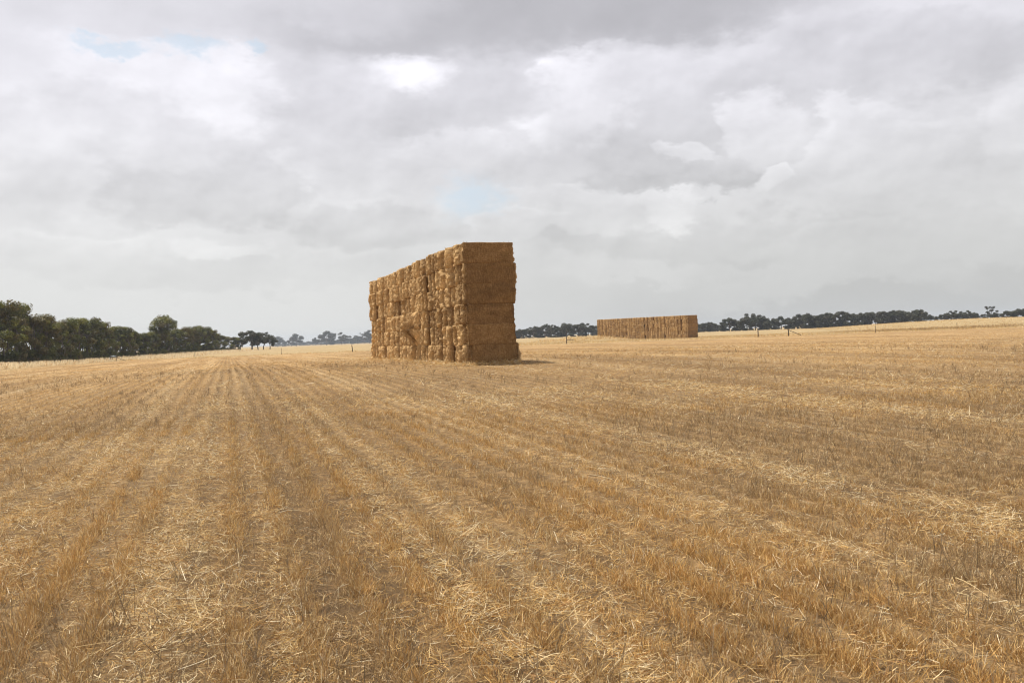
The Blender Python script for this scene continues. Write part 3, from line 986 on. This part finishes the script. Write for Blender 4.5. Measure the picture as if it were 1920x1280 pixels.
# corner assembly: two posts carrying a grey sheet, slanting stay on the right
cx_, cy_ = ground_xy(*CORNER)
ca = empty('corner_stay', (cx_ + .2, cy_ - .35, tz(cx_, cy_)))
props(ca, 'fence corner stay with a small grey sheet between two posts by the windbreak', 'fence stay')
for dx in (-.35, .85):
    o = link('post', PM[0], ca); o.location = (dx, 0, 0); o.scale = (1.3, 1.3, 1.0)
a = Acc(); box(a, (.25, -.09, 1.02), (1.12, .02, .46), (.30, .34, .36)); link('sheet', a.mesh('sheet', M_STEEL), ca)
a = Acc(); tube(a, [(.95, .1, .75), (3.1, .1, -.05)], [.05, .05], GREYW, 6); link('brace', a.mesh('brace', M_WOOD), ca)
a = Acc(); tube(a, [(-.62, .05, -.2), (-.62, .05, .85), (-.62, .05, .88)], [.06, .06, .03], (.75, .74, .72), 6)
link('marker_post', a.mesh('marker_post', M_WOOD), ca)

# ------------------------------------------------------------------ air
m, N, out = material('haze')
pv = N.n('ShaderNodeVolumePrincipled')
pv.inputs['Color'].default_value = (.80, .88, 1.0, 1)
pv.inputs['Density'].default_value = .00017
pv.inputs['Anisotropy'].default_value = .2
N.L.new(pv.outputs[0], out.inputs['Volume'])
a = Acc(); box(a, (0, 0, 11.0), (5200, 5200, 30), (1, 1, 1))
m2, N, out = material('smoke')
pv = N.n('ShaderNodeVolumePrincipled'); pv.inputs['Color'].default_value = (.80, .88, 1.0, 1); pv.inputs['Density'].default_value = .00042
N.L.new(pv.outputs[0], out.inputs['Volume'])
a2 = Acc(); box(a2, (-195, 690, 3.5), (270, 380, 15), (1, 1, 1))
sm = link('smoke', a2.mesh('smoke', m2)); props(sm, kind='stuff')
hz = link('haze', a.mesh('haze', m)); props(hz, kind='stuff')

# ------------------------------------------------------------------ sky
SUN_EL = R(68)
SUN_AZ = math.atan2(-.90, .44)
w = bpy.data.worlds.new('World'); SC.world = w; w.use_nodes = True
w.node_tree.nodes.clear(); N = NT(w.node_tree)
out = N.n('ShaderNodeOutputWorld'); bg = N.n('ShaderNodeBackground')
sky = N.n('ShaderNodeTexSky', sky_type='NISHITA'); sky.sun_disc = False
sky.sun_elevation = SUN_EL; sky.sun_rotation = SUN_AZ
sky.dust_density = 2.0
tc = N.n('ShaderNodeTexCoord'); dv = tc.outputs['Generated']
sx = N.n('ShaderNodeSeparateXYZ'); N.L.new(dv, sx.inputs[0])
az = N.m('ARCTAN2', sx.outputs[0], sx.outputs[1]); el = N.m('ARCSINE', sx.outputs[2])
cv = N.n('ShaderNodeCombineXYZ'); N.L.new(az, cv.inputs[0]); N.L.new(el, cv.inputs[1])
flat = N.v('MULTIPLY', dv, (1, 1, 1.9))
puff = N.v('MULTIPLY', dv, (1, 1, 1.35))
n1 = N.noise(flat, 4.5, 5, .5)
n2 = N.noise(flat, 15, 8, .62)
n3 = N.noise(flat, 42, 5, .62)
def centred(nz_, k): return N.v('MULTIPLY', N.v('SUBTRACT', nz_.outputs['Color'], (.5, .5, .5)), k)
warp = N.v('ADD', N.v('ADD', centred(n1, (.20, .11, 0)), centred(n2, (.085, .060, 0))), centred(n3, (.030, .026, 0)))
P2 = N.v('ADD', cv.outputs[0], warp)


def local(px, py, rx, ry, P=None):
    a, b = direction(px, py)
    A_z = math.atan(a); E_l = math.atan(b * math.cos(A_z))
    return N.v('MULTIPLY_ADD', P2 if P is None else P, (F / rx, F / ry, 0), (-A_z * F / rx, -E_l * F / ry, 0))


def blob(px, py, rx, ry):
    d = local(px, py, rx, ry)
    return N.m('POWER', .3679, N.v('DOT_PRODUCT', d, d))


# wide soft light and dark areas of the overcast
acc_v = None
SOFT = [(1000, 0, 700, 110, -9), (250, 180, 460, 230, 9), (1720, 560, 560, 120, -24), (1350, 460, 350, 55, -8), (1800, 420, 320, 60, -6),
        (1150, 590, 430, 60, -7), (250, 530, 480, 90, 3), (1740, 30, 300, 90, 7), (60, 160, 120, 100, 2), (1650, 300, 300, 60, 3), (700, 520, 500, 50, -2)]
for px, py, rx, ry, am in SOFT:
    g = blob(px, py, rx, ry)
    acc_v = N.m('MULTIPLY_ADD', g, am, 214.0 if acc_v is None else acc_v)
# overall lumpy relief: tops light, undersides grey
def dens(off, sc_): return N.noise(N.v('ADD', puff, off), sc_, 6, .47).outputs[0]
relief = N.m('SUBTRACT', dens((0, 0, 0), 4.0), dens((-.022, 0, .048), 4.0))
rel2 = N.m('SUBTRACT', dens((0, 0, 0), 13.0), dens((-.006, 0, .016), 13.0))
relief = N.m('ADD', N.m('MULTIPLY', relief, 1.25), N.m('MULTIPLY', rel2, .38))
rel3 = N.m('SUBTRACT', dens((0, 0, 0), 30.0), dens((-.004, 0, .008), 30.0))
fade = N.maprange(el, .03, .16, .12, .70)
acc_v = N.m('MULTIPLY_ADD', N.m('MULTIPLY', relief, fade), 70, acc_v)
# clouds, farthest first: centre, half size, body tone, rim light, edge width, rim side
CLOUDS = [
    (470, 505, 330, 40, 210, 6, .5, (0, 1)), (130, 480, 170, 55, 213, 9, .35, (0, 1)), (420, 470, 60, 22, 222, 5, .7, (0, 1)),
    (1480, 520, 300, 40, 196, 7, .5, (0, 1)), (1130, 500, 220, 34, 204, 6, .5, (0, 1)), (1330, 430, 330, 50, 199, 9, .4, (-.3, 1)), (1740, 440, 260, 50, 199, 8, .4, (0, 1)),
    (1080, 385, 140, 46, 212, 10, .35, (0, 1)), (1260, 385, 60, 34, 216, 12, .5, (0, 1)),
    (700, 418, 190, 46, 203, 11, .55, (.5, 1)), (980, 425, 110, 40, 211, 10, .3, (-.4, 1)),
    (160, 350, 230, 70, 213, 9, .4, (0, 1)), (60, 260, 150, 70, 215, 9, .4, (0, 1)),
    (380, 300, 205, 108, 206, 24, .30, (.3, 1)), (330, 215, 210, 95, 217, 22, .35, (.2, 1)), (455, 185, 100, 85, 233, 10, .6, (.4, 1)), (300, 130, 190, 45, 230, 8, .7, (0, 1)),
    (660, 318, 150, 44, 213, 11, .35, (-.6, 1)), (900, 310, 190, 34, 212, 9, .4, (0, 1)),
    (1390, 310, 280, 36, 193, 12, .5, (0, 1)), (1800, 260, 240, 90, 207, 14, .35, (0, 1)), (1640, 300, 180, 60, 207, 12, .35, (-.3, 1)),
    (1290, 195, 270, 130, 206, 26, .30, (-.9, .7)), (1125, 190, 115, 100, 222, 20, .4, (-1, .4)), (1370, 110, 230, 70, 214, 12, .6, (-.3, 1)),
    (1640, 120, 300, 70, 203, 10, .5, (0, 1)),
    (1430, 240, 66, 66, 211, 17, .45, (-.6, 1)), (1555, 255, 64, 70, 212, 17, .45, (-.5, 1)), (1452, 325, 40, 28, 217, 14, .5, (0, 1)), (1296, 283, 52, 24, 216, 14, .5, (0, 1)), (1890, 245, 60, 60, 214, 14, .5, (0, 1)),
    (820, 205, 300, 82, 199, 2, .45, (0, 1)), (600, 190, 130, 140, 208, 5, .7, (0, 1)),
    (960, -10, 640, 118, 186, 0, .55, (0, 1)), (1120, 0, 330, 70, 180, 0, .9, (0, 1)), (480, -15, 380, 70, 213, 0, .9, (0, 1)),
    (785, 142, 92, 52, 238, 4, .95, (0, 1)),
]
for px, py, rx, ry, body, rim, ew, side in CLOUDS:
    d = local(px, py, rx * 1.08, ry * 1.08)
    f = N.m('SUBTRACT', 1.0, N.v('DOT_PRODUCT', d, d))
    msk = N.maprange(f, -.05, ew * 1.35, 0, 1)
    body += 2 if body > 190 else 0; tone = body
    if not rim: tone = N.m('MULTIPLY_ADD', N.m('MULTIPLY', relief, fade), 50, body)
    if rim:
        relc = N.m('MULTIPLY_ADD', rel3, .35, relief)
        ln_ = math.hypot(*side)
        sd_ = N.v('DOT_PRODUCT', d, (side[0] / ln_, side[1] / ln_, 0))
        ed = N.m('POWER', .3679, N.m('MULTIPLY', N.m('MAXIMUM', f, 0), 2.2))
        tone = N.m('MULTIPLY_ADD', N.m('MULTIPLY', ed, N.maprange(sd_, -.25, .75, -.25, 1)), rim * 1.75, body)
        tone = N.m('MULTIPLY_ADD', N.m('MULTIPLY', relc, fade), 76, tone)
    d_ = N.n('ShaderNodeMix', data_type='FLOAT')
    N.put(d_.inputs[0], msk); N.put(d_.inputs[2], acc_v); N.put(d_.inputs[3], tone)
    acc_v = d_.outputs[0]
acc_v = N.m('MINIMUM', acc_v, 250)
lin = N.m('POWER', N.m('DIVIDE', acc_v, 255), 2.25)
tintc = N.ramp(N.maprange(el, .02, .34, 0, 1), [(0, (.995, 1.0, .98)), (.45, (1.0, .998, 1.02)), (1, (1.0, .99, 1.06))])
cloud = N.mix(1, N.n('ShaderNodeCombineXYZ').outputs[0], tintc, 'MULTIPLY') if False else None
cc = N.n('ShaderNodeCombineColor')
for i in range(3): N.L.new(lin, cc.inputs[i])
cloud = N.mix(1, cc.outputs[0], tintc, 'MULTIPLY')
blue = None
P3 = N.v('ADD', cv.outputs[0], N.v('ADD', centred(n2, (.10, .05, 0)), centred(n3, (.05, .035, 0))))
for px, py, rx, ry in ((205, 88, 62, 13), (345, 86, 60, 17), (465, 90, 18, 12), (885, 368, 66, 44)):
    d = local(px, py, rx, ry, P3)
    g = N.m('POWER', .3679, N.v('DOT_PRODUCT', d, d))
    g = N.maprange(g, .10, .95, 0, 1)
    blue = g if blue is None else N.m('MAXIMUM', blue, g)
STR = .1
cl10 = N.mix(1, cloud, (10, 10, 10), 'MULTIPLY')
gap = N.mix(.62, sky.outputs[0], (7.0, 8.3, 9.2))
over = N.maprange(el, .44, .95, 1.0, .52)       # unseen upper sky dimmed to cut the fill light
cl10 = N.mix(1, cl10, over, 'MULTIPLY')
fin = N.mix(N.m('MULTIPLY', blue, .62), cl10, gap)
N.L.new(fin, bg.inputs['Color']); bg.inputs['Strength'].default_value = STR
N.L.new(bg.outputs[0], out.inputs['Surface'])
w.cycles.sampling_method = 'MANUAL'; w.cycles.sample_map_resolution = 512

sun = bpy.data.lights.new('Sun', 'SUN'); sun.energy = 5.0; sun.angle = R(.6); sun.color = (1, .955, .87)
so = bpy.data.objects.new('Sun', sun); C.objects.link(so)
sd = Vector((math.sin(SUN_AZ) * math.cos(SUN_EL), math.cos(SUN_AZ) * math.cos(SUN_EL), math.sin(SUN_EL)))
so.rotation_euler = sd.to_track_quat('Z', 'Y').to_euler(); so.location = (0, 0, 60)

# ------------------------------------------------------------------ camera
cam = bpy.data.cameras.new('Camera'); co = bpy.data.objects.new('Camera', cam); C.objects.link(co)
cam.sensor_width = 36; cam.lens = F / 1920 * 36; cam.clip_start = .05; cam.clip_end = 9000
pitch = -math.atan(VH / F)
fwd = Vector((0, math.cos(pitch), math.sin(pitch)))
r0 = Vector((1, 0, 0)); u0 = r0.cross(fwd)
right = r0 * math.cos(ROLL) - u0 * math.sin(ROLL); up = u0 * math.cos(ROLL) + r0 * math.sin(ROLL)
co.matrix_world = Matrix(((right.x, up.x, -fwd.x, 0), (right.y, up.y, -fwd.y, 0), (right.z, up.z, -fwd.z, CAM_Z), (0, 0, 0, 1)))
SC.camera = co

SC.view_settings.view_transform = 'Standard'; SC.view_settings.look = 'None'
SC.view_settings.exposure = .16; SC.view_settings.gamma = 1
SC.cycles.use_denoising = True; SC.cycles.filter_width = 1.15
SC.cycles.max_bounces = 6; SC.cycles.volume_bounces = 0; SC.cycles.diffuse_bounces = 3; SC.cycles.transmission_bounces = 3
